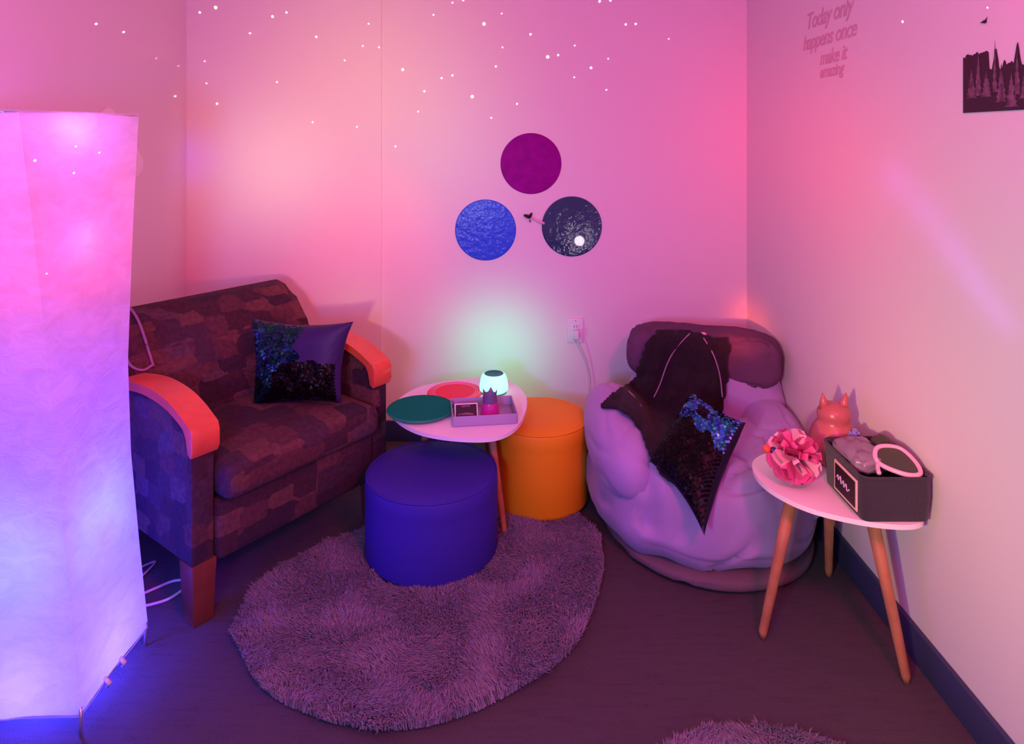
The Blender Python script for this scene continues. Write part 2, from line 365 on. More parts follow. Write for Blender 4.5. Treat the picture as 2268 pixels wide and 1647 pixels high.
# ------------------------------------------------------------------ shaggy rugs
def inside(p, poly):
    c = False; n = len(poly); j = n-1
    for i in range(n):
        a, b = poly[i], poly[j]
        if (a[1] > p[1]) != (b[1] > p[1]) and p[0] < (b[0]-a[0])*(p[1]-a[1])/(b[1]-a[1])+a[0]: c = not c
        j = i
    return c
def shag(name, outline, count, keep_out, m, label, ylimit=-9):
    out = [(p.x, p.y) for p in spline([(x, y, 0) for x, y in outline], 8, True)]
    cx_, cy_ = sum(p[0] for p in out)/len(out), sum(p[1] for p in out)/len(out)
    o = prism(name, [(cx_+(x-cx_)*.965, cy_+(y-cy_)*.965) for x, y in out], 'z', .001, .010, m)
    tag(o, label, 'rug')
    xs = [p[0] for p in out]; ys = [p[1] for p in out]; vs, fs = [], []; k = 0
    while k < count:
        x = random.uniform(min(xs), max(xs)); y = random.uniform(max(min(ys), ylimit), max(ys))
        if not inside((x, y), out) or any((x-a)**2+(y-b)**2 < r*r for a, b, r in keep_out): continue
        k += 1
        n1 = noise.noise(Vector((x*7, y*7, 0))); n2 = noise.noise(Vector((x*7, y*7, 5)))
        cl = noise.noise(Vector((x*22, y*22, 2)))
        h = .017+.010*random.random()+.012*cl; lx = .016*n1*1.6+random.gauss(0, .006)-.004; ly = .016*n2*1.6+random.gauss(0, .006)-.006
        a = random.uniform(0, math.pi); wx, wy = .0020*math.cos(a), .0020*math.sin(a); b = len(vs)
        vs += [(x-wx, y-wy, .008), (x+wx, y+wy, .008), (x+wx*.8+lx*.5, y+wy*.8+ly*.5, .012+h*.7), (x-wx*.8+lx*.5, y-wy*.8+ly*.5, .012+h*.7), (x+lx*1.3, y+ly*1.3, .012+h)]
        fs += [(b, b+1, b+2, b+3), (b+3, b+2, b+4)]
    t = mesh('pile', vs, fs, m, smooth=False); t.parent = o; t['kind'] = 'stuff'
    return o
rp = [(520,1370),(528,1425),(560,1490),(620,1545),(690,1575),(760,1597),(850,1608),(940,1600),(1040,1572),(1135,1525),(1254,1446),(1302,1370),(1330,1290),(1337,1230),(1318,1172)]
rug_w = [(onz(x, y, .02).x, onz(x, y, .02).y) for x, y in rp]+[(.20, 2.80), (0, 2.93), (-.22, 2.90), (-.40, 2.64), (-.62, 2.52), (-.80, 2.34)]
BLUE = (-.29, 2.455, .237); YEL = (.117, 2.81, .199)
shag('shag_rug', rug_w, 85000, [BLUE, YEL], M['rug'], 'large round lilac-grey shag rug under the blue stool')
c2 = [(.59+.4*math.cos(a*math.pi/8), 1.31+.4*math.sin(a*math.pi/8)) for a in range(16)]
shag('shag_rug', c2, 5000, [], M['rug'], 'edge of a second grey shag rug at the bottom of the frame', 1.6)

# ------------------------------------------------------------------ round stools
def stool(c, r, h, m, label, z0=.018):
    t = thing('round_stool', (c[0], c[1], z0), label, 'stool')
    pr = [(0, z0), (r-.012, z0), (r-.004, z0+.004), (r, z0+.014), (r+.001, z0+h*.5), (r, h-.075)]
    lathe('side_cover', [(a, b-z0) for a, b in pr], (c[0], c[1], z0), m, t, 96)
    pr = [(r, h-.075), (r+.0015, h-.05), (r, h-.014), (r-.004, h-.005), (r-.014, h), (r*.6, h+.003), (0, h+.004)]
    lathe('top_cushion', [(a, b-z0) for a, b in pr], (c[0], c[1], z0), m, t, 96, angle=1.2)
    ring = [(c[0]+(r-.004)*math.cos(2*math.pi*i/96), c[1]+(r-.004)*math.sin(2*math.pi*i/96), h-.004) for i in range(97)]
    tube('piping', ring, .0035, m, t, 6)
stool(BLUE[:2], BLUE[2], .300, M['blue_vinyl'], 'round dark blue upholstered stool standing on the shag rug')
stool(YEL[:2], YEL[2], .350, M['yellow_vinyl'], 'round yellow-orange upholstered stool behind the white tray table')

# ------------------------------------------------------------------ paper floor lamp
def lerp(tab, z):
    for (z0, v0), (z1, v1) in zip(tab, tab[1:]):
        if z0 <= z <= z1: return v0+(v1-v0)*(z-z0)/(z1-z0)
    return tab[0][1] if z < tab[0][0] else tab[-1][1]
FR = [(.05, -1.08), (.4, -1.112), (.75, -1.145), (1.05, -1.175), (1.26, -1.197), (1.57, -1.236)]      # front right corner x
BR = [(.05, -1.077), (.3, -1.103), (.57, -1.128), (.84, -1.137), (1.24, -1.122), (1.57, -1.105)]     # back right corner x
t = thing('paper_floor_lamp', (-1.24, 1.85, 0), 'tall glowing square paper floor lamp, pink above and violet below', 'lamp')
NZ, NS = 60, 14; vs, fs = [], []
for j in range(NZ+1):
    z = .05+1.52*j/NZ
    fr = Vector((lerp(FR, z), 1.695, z)); br = Vector((lerp(BR, z), 2.005, z)); fl = Vector((lerp(FR, z)-.31, 1.695+.02*(z-.8), z)); bl = Vector((lerp(BR, z)-.31, 2.005, z))
    cs = [fr, br, bl, fl]
    for a in range(4):
        for k in range(NS):
            p = cs[a].lerp(cs[(a+1) % 4], k/NS); q = k/NS; n = [Vector((1, 0, 0)), Vector((0, 1, 0)), Vector((-1, 0, 0)), Vector((0, -1, 0))][a]
            wv = noise.fractal(p*4, 1, 2, 3)*.010*math.sin(math.pi*q); ripple = .003*noise.noise(Vector((p.x*9, p.y*9, z*14)))*math.sin(math.pi*q)
            vs.append(p+n*(wv+ripple))
n4 = 4*NS
for j in range(NZ):
    for k in range(n4): fs.append((j*n4+k, j*n4+(k+1) % n4, (j+1)*n4+(k+1) % n4, (j+1)*n4+k))
sh = mesh('paper_shade', vs, fs, M['paper'], t, angle=.7)
for z, nm in ((.055, 'bottom_ring'), (1.565, 'top_ring')):
    c = [(lerp(FR, z)-.004, 1.70, z), (lerp(BR, z)-.004, 2.0, z), (lerp(BR, z)-.305, 2.0, z), (lerp(FR, z)-.305, 1.70, z)]
    tube(nm, c+[c[0]], .0028, M['steel'], t, 6)
for (x, y) in ((-1.083, 1.700), (-1.083, 2.0), (-1.385, 2.0), (-1.385, 1.70)):
    tube('foot', [(x, y, .07), (x, y, .003)], .0045, M['steel'], t, 8)
for a, b in (((-1.083, 1.70), (-1.385, 2.0)), ((-1.083, 2.0), (-1.385, 1.70))):
    tube('cross_brace', [(*a, .058), (*b, .058)], .003, M['steel'], t, 6)
for y in (1.80, 1.87):
    tube('shade_clip', [(-1.083, y, .066), (-1.070, y, .052), (-1.076, y+.002, .040)], [.005, .007, .004], M['white'], t, 8)
tube('center_pole', [(-1.235, 1.85, .06), (-1.24, 1.85, 1.3)], .006, M['steel'], t, 8)
for (z, c, e, r) in ((1.22, (1.000, 0.000, 0.114), 2.85, 0.05), (0.42, (0.007, 0.036, 1.000), 26.0, 0.06), (0.075, (0.05, 0.04, 1.000), 20, 0.03), (1.50, (0.484, 0.118, 1.000), 1.31, 0.04)):
    ln = [(.001, -.04), (.02, -.04), (.022, -.01), (.035, .02), (.03, .05), (.001, .065)]
    l = light('bulb_light', 'POINT', (-1.24, 1.85, z+.02), c, e, r)
for z in (1.22, .42):
    lathe('bulb', [(.001, -.06), (.013, -.06), (.014, -.03), (.03, 0), (.032, .015), (.024, .035), (.001, .045)], (-1.24+.035, 1.85, z), mat('bulb_glass_%d' % int(z*100), (.9, .9, .9), .3, emit=(1, .2, .5) if z > 1 else (.3, .2, 1), estr=3), t, 24)

# white loops of cord on the carpet behind the lamp
def cord(name, pts, r, label):
    return tag(tube(name, spline(pts, 8), r, M['cord']), label, 'cord')
cord('power_cord', [onz(x, y, .006) for x, y in ((296, 1345), (335, 1338), (375, 1325), (408, 1302), (414, 1286), (385, 1286), (345, 1302), (300, 1322))], .0045, 'white cord looping on the carpet between paper lamp and armchair')
cord('power_cord', [onz(x, y, .006) for x, y in ((290, 1268), (320, 1252), (343, 1243), (338, 1252), (318, 1272), (290, 1296))], .0035, 'thinner white cord loop behind the looped one beside the paper lamp')

# ------------------------------------------------------------------ armchair
AL = Vector((-.97, 2.05, 0)); ang = math.atan2(.65, .483); AW, AD = .81, .75
t = thing('armchair', AL, 'wide patchwork upholstered armchair with curved red-brown wooden arms', 'armchair', ang)
A = dict(parent=t, world=False)
arc = [(0, .612), (.03, .627), (.08, .650), (.15, .672), (.24, .684), (.34, .684), (.46, .668), (.60, .645), (.70, .63)]
arcs = [(p.x, p.y) for p in spline([(a, b, 0) for a, b in arc], 5)]
for x0, x1 in ((0, .085), (.725, .81)):
    pan = [(.012, .19), (.012, .59)]+[(y, z-.025) for y, z in arcs if y > .02]+[(.70, .19)]
    prism('arm_panel', pan, 'x', x0+.006, x1-.006, M['chair'], t, .006, False)
    th = .03
    band = [(y, z) for y, z in arcs]+[(y, z-th) for y, z in arcs[::-1] if y > .034]+[(.026, .582), (.022, .535), (.004, .525), (-.008, .545), (-.008, .594)]
    prism('wooden_armrest', band, 'x', x0-.003, x1+.003, M['armwood'], t, .004, False)
for (x, y) in ((.045, .045), (.765, .045), (.045, .68), (.765, .68)):
    box('leg', (x-.04, x+.04, y-.04, y+.04, 0, .19), M['darkwood'], t, .004, 2, False, fn=lambda v, x=x, y=y: Vector((x+(v.x-x)*(.82+.18*v.z/.19), y+(v.y-y)*(.82+.18*v.z/.19), v.z)))
box('seat_base', (.085, .725, .0, .66, .17, .36), M['chair'], t, .02, 3, False)
def crown(v):
    u = (v.x-.405)/.32; q = (v.y-.22)/.26
    k = max(0, 1-u*u)*max(0, 1-q*q)
    return Vector((v.x, v.y, v.z+(.030*k if v.z > .43 else 0)))
bm = bmesh.new(); bmesh.ops.create_cube(bm, size=1)
for v in bm.verts: v.co = Vector((.405+v.co.x*.638, .20+v.co.y*.50, .418+v.co.z*.115))
bmesh.ops.bevel(bm, geom=list(bm.edges), offset=.042, segments=5, profile=.5, affect='EDGES')
bmesh.ops.subdivide_edges(bm, edges=[e for e in bm.edges if e.calc_length() > .2], cuts=12, use_grid_fill=True)
for v in bm.verts: v.co = crown(v.co)
from_bm('seat_cushion', bm, M['chair'], t, False, angle=1.2)
bp = [(.745, .19), (.775, .50), (.785, .78), (.765, .835), (.715, .855), (.665, .845), (.60, .79), (.52, .70), (.45, .60), (.41, .50), (.39, .42), (.39, .19)]
bps = bp
def backfn(v):
    u = (v.x-.405)/.405
    return Vector((v.x, v.y, v.z+(.012*(1-u*u)-.004 if v.z > .6 else 0)))
prism('backrest', bps, 'x', .006, .804, M['chair'], t, .03, False, 5, backfn)
for x in (.035,):
    sp = spline([(x, .55, .745), (x+.01, .62, .825), (x+.01, .70, .862), (x+.02, .745, .85)], 6)
    tube('piping', [(x+.09, p.y+.0, p.z+.0) for p in sp], .005, M['seam'], t, 6, False)
    tube('piping', [(x+.088, .495, .675), (x+.09, .55, .742)], .005, M['seam'], t, 6, False)
    tube('piping', spline([(x+.088, .50, .68), (x+.05, .495, .672), (x+.015, .52, .70), (x+.005, .58, .785)], 6), .005, M['seam'], t, 6, False)

# ------------------------------------------------------------------ sequin cushions
def cushion(name, TL, TR, BR_, BL, th, label, zone, mats, base, seed=1, pitch=.009, side=1):
    c = (TL+TR+BR_+BL)/4; t = thing(name, c, label, 'cushion')
    nrm = ((TR-TL).cross(BL-TL)).normalized()
    if nrm.dot(Vector((0, 0, CH))-c) < 0: nrm = -nrm
    N = 30
    def pt(u, v, s):
        uu, vv = u*2-1, v*2-1
        pin = .13
        u2 = .5+.5*uu*(1-pin*(1-vv*vv)); v2 = .5+.5*vv*(1-pin*(1-uu*uu))
        p = TL.lerp(TR, u2).lerp(BL.lerp(BR_, u2), v2)
        h = th*(max(0, 1-uu**4)**.6)*(max(0, 1-vv**4)**.6)
        wr = .006*noise.noise(p*14+Vector((seed, 0, 0)))*(h/th)
        return p+nrm*s*(h*.5+wr)
    vs, fs = [], []
    for s in (1, -1):
        for j in range(N+1):
            for i in range(N+1): vs.append(pt(i/N, j/N, s))
    for s in (0, 1):
        o = s*(N+1)**2
        for j in range(N):
            for i in range(N):
                q = (o+j*(N+1)+i, o+j*(N+1)+i+1, o+(j+1)*(N+1)+i+1, o+(j+1)*(N+1)+i); fs.append(q if s == 0 else q[::-1])
    bm = bmesh.new(); V = [bm.verts.new(v) for v in vs]
    for f in fs: bm.faces.new([V[k] for k in f])
    bmesh.ops.remove_doubles(bm, verts=bm.verts, dist=1e-5)
    from_bm('cover', bm, base, t, angle=1.4)
    W = (TR-TL).length; H = (BL-TL).length; nu, nv = int(W/pitch), int(H/(pitch*.8)); groups = {}
    rnd = random.Random(seed)
    for j in range(1, nv):
        for i in range(1, nu):
            u = (i+.5*(j % 2))/nu; v = j/nv
            if not .02 < u < .98: continue
            z = zone(u, v)
            if z is None: continue
            p = pt(u, v, 1); e = .01
            du = pt(min(1, u+e), v, 1)-pt(max(0, u-e), v, 1); dv = pt(u, min(1, v+e), 1)-pt(u, max(0, v-e), 1)
            n = du.cross(dv).normalized(); n = n if n.dot(nrm) > 0 else -n
            cl = noise.noise_vector(p*30)
            n = (n+.42*cl+.16*Vector((rnd.gauss(0, 1), rnd.gauss(0, 1), rnd.gauss(0, 1)))).normalized()
            a = n.cross(Vector((.3, .2, .9))).normalized(); b = n.cross(a); r = pitch*.56
            L = groups.setdefault(z, ([], [])); k0 = len(L[0])
            for k in range(8):
                th_ = 2*math.pi*k/8; L[0].append(p+nrm*.0022+r*(math.cos(th_)*a+math.sin(th_)*b))
            L[1].append(tuple(range(k0, k0+8)))
    for z, (v_, f_) in groups.items():
        o = mesh('sequins', v_, f_, mats[z], t, smooth=False); o['kind'] = 'stuff'
        o['label'] = {'blue': 'blue and green sequins', 'green': 'dark green sequins', 'dark': 'black-violet sequins', 'black': 'black sequins'}[z]
    return t
MZ = {'blue': M['seq_blue'], 'green': M['seq_green'], 'dark': M['seq_dark'], 'black': M['seq_black']}
def zone1(u, v):
    n = noise.noise(Vector((u*5, v*6, 1)))*.12
    if u+n < .16 and .10 < v < .68: return 'blue'
    if .22 < u+n < .40 and .52 < v+n < .68: return 'blue'
    if u+n < .55 and v+n < .52: return 'green'
    if u < .3 and v+n > .5: return 'green' if v+n < .9 else 'dark'
    return 'black' if v+n > .50 else None
cushion('sequin_cushion', at(556, 703, 2.68), at(783, 712, 2.56), at(757, 893, 2.52), at(560, 908, 2.56), .13,
        'dark violet cushion with blue-green sequins leaning in the armchair', zone1, MZ, M['seq_violet'], 3)

# ------------------------------------------------------------------ bean bag chair
t = thing('bean_bag_chair', (.735, 2.70, 0), 'large lavender-grey bean bag armchair with a dark headrest', 'bean bag')
RW = RX-.004
def clampwall(q):
    if q.x > RW: q.x = RW-.002*(q.x-RW)
    if q.y > BY-.01: q.y = BY-.01
    return q
def bodyfn(q):
    # seat hollow
    u = (q.x-.74)/.24; v = (q.y-2.72)/.34
    k = math.exp(-(u*u+v*v)*1.1)
    if q.z > .12: q.z -= .10*k
    # a crease running across under the front roll
    if q.y < 2.6: q.z += .006*math.sin(q.x*22+3*math.sin(q.y*9))
    for (ax, ay, bx, by, dp, wd) in ((.44, 2.42, .50, 2.19, .050, .020), (.53, 2.34, .57, 2.20, .022, .018), (.69, 2.42, .725, 2.20, .050, .018), (.80, 2.46, .88, 2.24, .040, .020), (.93, 2.40, .90, 2.22, .03, .02)):
        if q.z > .16:
            L2 = (bx-ax)**2+(by-ay)**2; tt = max(0, min(1, ((q.x-ax)*(bx-ax)+(q.y-ay)*(by-ay))/L2))
            dd = math.hypot(q.x-ax-tt*(bx-ax), q.y-ay-tt*(by-ay)); g = math.exp(-(dd/wd)**2)*(1-tt*.7)
            q.z -= .8*dp*g; q.y += .8*dp*g
    return clampwall(q)
bean = []
bean.append(blob('base_panel', (.745, 2.665, .028), (.392, .452, .036), M['beanbase'], t, .6, .95, fn=clampwall, wr=.006, zmin=.002))
bean.append(blob('body', (.728, 2.68, .205), (.425, .468, .205), M['bean'], t, .52, .95, fn=bodyfn, wr=.014, ws=3.9, nu=120, nv=72, zmin=.03, seed=1))
bean.append(blob('arm_pad', (.418, 2.64, .335), (.125, .31, .140), M['bean'], t, .85, .9, rot=.06, tilt=.14, fn=clampwall, wr=.005, ws=4, seed=2))
bean.append(blob('arm_pad', (1.045, 2.68, .275), (.115, .36, .125), M['bean'], t, .85, .9, rot=-.04, tilt=.16, fn=clampwall, wr=.006, ws=4, seed=3))
bean.append(blob('backrest', (.86, 3.02, .33), (.335, .20, .24), M['bean'], t, .75, .75, rot=-.25, fn=clampwall, wr=.006, ws=5, seed=4))
bean.append(blob('headrest', (.84, 2.99, .545), (.325, .125, .118), M['beandark'], t, .55, .35, rot=-.30, fn=clampwall, wr=.006, ws=9, seed=5))
def surf_line(pts, off=.004):
    return pts
# throw blanket draped down the back rest: cast over the bean bag so that it lies on it
bpy.context.view_layer.update()
BV, BF = [], []
for o in bean:
    mw = PM[t.name]; k = len(BV)
    BV += [mw @ v.co for v in o.data.vertices]; BF += [tuple(i+k for i in p.vertices) for p in o.data.polygons]
tree = BVHTree.FromPolygons(BV, BF)
def drape(name, poly, m, label, cat, step=6, off=.012, amp=.030, smooth=3, back=None, thick=.010, flo=.4):
    xs = [p[0] for p in poly]; ys = [p[1] for p in poly]; C = Vector((0, 0, CH)); grid = {}
    for j in range(int((max(ys)-min(ys))/step)+2):
        for i in range(int((max(xs)-min(xs))/step)+2):
            x, y = min(xs)+i*step, min(ys)+j*step
            if not inside((x, y), poly): continue
            dr = (at(x, y, 1)-C).normalized(); hit, n, _, dist = tree.ray_cast(C, dr)
            if hit is None:
                dist = 3.0/dr.y
            grid[(i, j)] = [dist, dr, x, y]
    for _ in range(smooth):
        new = {}
        for (i, j), g in grid.items():
            nb = [grid[k][0] for k in ((i-1, j), (i+1, j), (i, j-1), (i, j+1)) if k in grid]
            avg = sum(nb)/len(nb) if nb else g[0]
            new[(i, j)] = min(g[0], .35*g[0]+.65*avg)
        for k in grid: grid[k][0] = new[k]
    idx, vs, fs = {}, [], []
    for k, (d, dr, x, y) in grid.items():
        f = noise.fractal(Vector((x*.055+y*.016, y*.008, 3)), 1, 2, 3)
        P = C+dr*(d-off-amp*(1+f)); idx[k] = len(vs); vs.append(P)
    for (i, j) in grid:
        q = [(i, j), (i, j+1), (i+1, j+1), (i+1, j)]
        if all(a in idx for a in q): fs.append([idx[a] for a in q])
        elif sum(a in idx for a in q) == 3: fs.append([idx[a] for a in q if a in idx])
    o = mesh(name, vs, fs, m)
    md = o.modifiers.new('thickness', 'SOLIDIFY'); md.thickness = thick; md.offset = -1
    sb = o.modifiers.new('smooth', 'SUBSURF'); sb.levels = 1; sb.render_levels = 1
    return tag(o, label, cat)
drape('throw_blanket', [(1452, 724), (1480, 722), (1530, 728), (1575, 740), (1612, 742), (1620, 765), (1614, 830), (1606, 880), (1598, 925), (1585, 1000), (1560, 1050), (1540, 1110), (1520, 1100), (1496, 1075), (1470, 1060), (1440, 1010), (1424, 965), (1398, 922), (1365, 905), (1340, 905), (1318, 905), (1345, 870), (1378, 850), (1402, 835), (1410, 800), (1424, 760)],
      M['plush'], 'black plush throw draped over the bean bag headrest and seat', 'blanket')
for pts in ([(1528, 738, .0), (1498, 770, 0), (1478, 805, 0), (1462, 850, 0), (1448, 880, 0)], [(1558, 748, 0), (1580, 785, 0), (1594, 830, 0), (1600, 880, 0)]):
    L = []
    for x, y, _ in pts:
        dr = (at(x, y, 1)-Vector((0, 0, CH))).normalized(); h, n, _, d = tree.ray_cast(Vector((0, 0, CH)), dr)
        L.append(Vector((0, 0, CH))+dr*((d or 3)-.052))
    o = tube('trim_cord', spline(L, 6), .0028, M['seam'])
    bl = bpy.data.objects['throw_blanket']; o.parent = bl
lb = at(1557, 741, 2.90)
o = blob('pink_tab', lb, (.016, .008, .011), M['pinkpale'], None, wr=0, nu=16, nv=10); o.parent = bl

def zone2(u, v):
    n = noise.noise(Vector((u*4, v*4, 7)))*.14
    # u from upper left corner along top edge, v down
    if v+n < .36 and not (.42 < u+n*.5 < .60 and v < .25 and False): 
        if u < .14 and v < .12: return None
        return 'blue' if not (.35 < u < .55 and .12 < v < .26) else 'dark'
    return 'black'
cushion('sequin_cushion', at(1534, 866, 2.60), at(1652, 936, 2.34), at(1560, 1186, 2.105), at(1438, 1020, 2.33), .11,
        'black sequin cushion with a blue top corner lying on the bean bag', zone2, MZ, M['seq_base'], 11)

# ------------------------------------------------------------------ three legged tables
def table(name, outline, zt, legs, center, label, leg_r=(.011, .016), th=.014):
    t = thing(name, (center[0], center[1], 0), label, 'table')
    pts = [(p.x, p.y) for p in spline([(x, y, 0) for x, y in outline], 8, True)]
    prism('tabletop', pts, 'z', zt-th, zt, M['cream'], t, .004)
    sub = prism('underframe', [(center[0]+.085*math.cos(a*math.pi/12), center[1]+.085*math.sin(a*math.pi/12)) for a in range(24)], 'z', zt-th-.014, zt-th, M['legwood'], t, .002)
    for (x, y) in legs:
        top = Vector((center[0]+(x-center[0])*.55, center[1]+(y-center[1])*.55, zt-th-.001))
        zl = .011 if x < .5 else .001
        tube('leg', [top, top.lerp(Vector((x, y, .02)), .5), (x, y, .02), (x+.0, y, zl)], [leg_r[1], (leg_r[0]+leg_r[1])/2, leg_r[0], leg_r[0]*.7], M['legwood'], t, 16)
ZT1 = .45
lp = [(1167, 885), (1158, 925), (1130, 955), (1080, 970), (1000, 968), (930, 955), (884, 932), (868, 908), (885, 882), (930, 856), (1000, 842), (1060, 836), (1118, 841), (1150, 858)]
table('side_table', [(onz(x, y, ZT1).x, onz(x, y, ZT1).y) for x, y in lp], ZT1, [(-.028, 2.545), (-.425, 2.765), (-.10, 3.06)], (-.17, 2.72), 'white three-legged side table with a tray, between armchair and bean bag')
rp2 = [(.760, 2.12), (.775, 2.02), (.84, 1.925), (.95, 1.862), (1.06, 1.838), (1.13, 1.86), (1.152, 1.94), (1.15, 2.06), (1.10, 2.19), (1.0, 2.27), (.88, 2.27), (.79, 2.21)]
table('side_table', rp2, ZT1, [(.752, 2.03), (1.085, 1.865), (1.085, 2.32)], (.965, 2.06), 'white three-legged side table by the right wall with a dark fabric bin', (.0125, .019))

# things on the left table
gc = Vector((-.350, 2.60)); rc = Vector((-.235, 2.79))
t = thing('gel_disc', (rc.x, rc.y, ZT1), 'red gel disc lying on the white table behind the green disc', 'disc')
lathe('disc', [(0, 0), (.110, 0), (.113, .003), (.110, .006), (0, .006)], (rc.x, rc.y, ZT1+.0005), M['d_red'], t, 64)
for r in (.103, .094, .085):
    tube('rim_ring', [(rc.x+r*math.cos(2*math.pi*i/64), rc.y+r*math.sin(2*math.pi*i/64), ZT1+.0065) for i in range(65)], .0012, M['pinkpale'], t, 6)
t = thing('gel_disc', (gc.x, gc.y, ZT1), 'dark green gel disc on the left end of the white table', 'disc')
lathe('disc', [(0, 0), (.126, 0), (.129, .004), (.126, .008), (0, .008)], (gc.x-.0, gc.y, ZT1+.007), M['d_green'], t, 64)
lathe('rim', [(.1265, -.0005), (.1305, .004), (.1265, .0085)], (gc.x, gc.y, ZT1+.007), mat('green_rim', (.02, .30, .16), .4), t, 64)

# tray
ta, tb = onz(1003, 946, ZT1), onz(1146, 938, ZT1); dx = (tb-ta); tw = dx.length; trz = math.atan2(dx.y, dx.x)
t = thing('tray', (ta.x, ta.y, ZT1), 'frosted white rectangular tray holding a picture card on the white table', 'tray', trz)
td, thh, k = .175, .038, .0035
T = dict(parent=t, world=False)
zt0 = .0012
box('tray_floor', (0, tw, 0, td, zt0, zt0+k), M['tray'], t, .001, 2, False)
fl = lambda y0: (lambda v: Vector((v.x, v.y, v.z)))
box('tray_wall', (0, tw, -.002, .002, zt0+.001, thh), M['tray'], t, .0012, 2, False)
box('tray_wall', (0, tw, td-.002, td+.002, zt0+.001, thh), M['tray'], t, .0012, 2, False)
box('tray_wall', (-.002, .002, .002, td-.002, zt0+.001, thh), M['tray'], t, .0012, 2, False)
box('tray_wall', (tw-.002, tw+.002, .002, td-.002, zt0+.001, thh), M['tray'], t, .0012, 2, False)
tm = PM[t.name]
# card
c0 = thing('picture_card', tm @ Vector((.010, .055, .006)), 'small black picture card with a pale border, standing in the tray', 'card', trz)
lean = Matrix.Rotation(-.55, 4, 'X')
def leanfn(v): return lean @ v
box('card', (0, .086, 0, .003, 0, .054), M['white'], c0, 0, 1, False, leanfn)
box('print', (.004, .082, -.001, 0, .004, .050), M['black'], c0, 0, 1, False, leanfn)
vv = [(.010, -.0018, .012), (.07, -.0018, .012), (.072, -.0018, .016), (.045, -.0018, .022), (.012, -.0018, .017)]
mesh('print_mark', [lean @ Vector(v) for v in vv], [(0, 1, 2, 3, 4)], M['pinkgrey'], c0, False, False)
vv = [(.028, -.0018, .040), (.056, -.0018, .041), (.060, -.0018, .048), (.022, -.0018, .047)]
mesh('print_mark', [lean @ Vector(v) for v in vv], [(0, 1, 2, 3)], M['pinkgrey'], c0, False, False)
# crown cup
cc = tm @ Vector((.142, .075, .0055))
t = thing('crown_cup', cc, 'little pink cup with a pointed lilac crown standing in the tray', 'toy')
lathe('cup', [(0, 0), (.034, 0), (.036, .004), (.035, .014), (.030, .045), (.0275, .052), (.026, .050), (.0, .048)], cc, M['magenta'], t, 32)
lathe('band', [(.0275, .050), (.0285, .053), (.0255, .078), (.0265, .080), (.0245, .080), (.0245, .051)], cc, M['smoke'], t, 32)
vs, fs = [], []
for i in range(5):
    a0 = 2*math.pi*i/5+.2
    for q in (0,):
        b = len(vs)
        for (da, z, r) in ((-.5, .077, .026), (0, .077, .0262), (.5, .077, .026), (0, .097, .0285), (-.5, .077, .023), (0, .077, .023), (.5, .077, .023)):
            vs.append((cc.x+r*math.cos(a0+da), cc.y+r*math.sin(a0+da), cc.z+z))
        fs += [(b, b+1, b+3), (b+1, b+2, b+3), (b+4, b+3, b+5), (b+5, b+3, b+6), (b, b+3, b+4), (b+2, b+6, b+3)]
mesh('crown_points', vs, fs, M['smoke'], t, False)
o = tag(box('clear_strip', (0, .085, 0, .022, .0, .004), M['lav'], None, .001, 2, fn=lambda v: tm @ (v+Vector((.125, .012, .0055)))), 'flat lilac plastic strip lying at the front of the tray', 'strip')
# mint night light
nc = Vector((-.075, 2.80, ZT1+.001))
t = thing('night_light', nc, 'glowing mint night light at the back of the white table', 'lamp')
lathe('diffuser', [(.0, .004), (.050, .004), (.058, .010), (.0595, .022), (.056, .050), (.050, .068), (.044, .074), (.040, .0755)], nc, M['glow'], t, 64, angle=1.4)
lathe('top_panel', [(0, .0735), (.030, .0735), (.040, .0757)], nc, M['glowtop'], t, 48)
lathe('base', [(0, 0), (.052, 0), (.054, .004), (.05, .0045)], nc, M['glowtop'], t, 48)
light('night_light_glow', 'SPOT', nc+Vector((0, .20, .035)), (0.000, 1.000, 0.467), 4.21, .02, (nc.x, BY, .44), spot_size=math.radians(140), spot_blend=1.0)

# things on the right table
# pink folding ball
bc = onz(1752, 1075, ZT1); bc = Vector((.855, 2.055, ZT1+.084))
t = thing('folding_ball', bc, 'pink spiky plastic folding ball on the right table', 'toy')
blob('core', bc, (.028, .028, .028), M['pinkplastic'], t, wr=.004, ws=40, nu=24, nv=16)
gold = math.pi*(3-5**.5); NP = 30; R0 = .082
for i in range(NP):
    z = 1-2*(i+.5)/NP; rr = math.sqrt(1-z*z); d = Vector((rr*math.cos(gold*i), rr*math.sin(gold*i), z))
    if bc.z+d.z*R0 < ZT1+.004: pass
    a = d.cross(Vector((.2, .5, .8))).normalized(); a = (Matrix.Rotation(i*1.1, 3, d) @ a); b = d.cross(a)
    pr = [(.018, .006), (.035, .013), (.055, .021), (.072, .024), (.082, .020)]
    vs, fs = [], []
    for s in (-1, 1):
        for (h, wd) in pr:
            for q in (-1, 0, 1): vs.append(bc+d*(h-(.006 if q else 0))+b*(q*wd)+a*s*(.003+.007*(h/.08)))
    n = len(pr)
    for s in (0, 1):
        o_ = s*n*3
        for j in range(n-1):
            for q in range(2): fs.append((o_+j*3+q, o_+j*3+q+1, o_+(j+1)*3+q+1, o_+(j+1)*3+q))
    for q in (0, 2):
        for j in range(n-1): fs.append((j*3+q, (j+1)*3+q, n*3+(j+1)*3+q, n*3+j*3+q))
    vs = [Vector((v.x, v.y, max(v.z, ZT1+.002))) for v in vs]
    mesh('petal', vs, fs, M['pinkpale'] if i % 3 == 0 else M['pinkplastic'], t, False)
op = Vector((.775, 2.06, ZT1+.105))
t2 = blob('orange_knob', op, (.0115, .0115, .0115), M['orange'], t, wr=0, nu=20, nv=12)
blob('blue_knob', op+Vector((.018, -.002, -.004)), (.011, .011, .010), M['navyp'], t, wr=0, nu=20, nv=12)
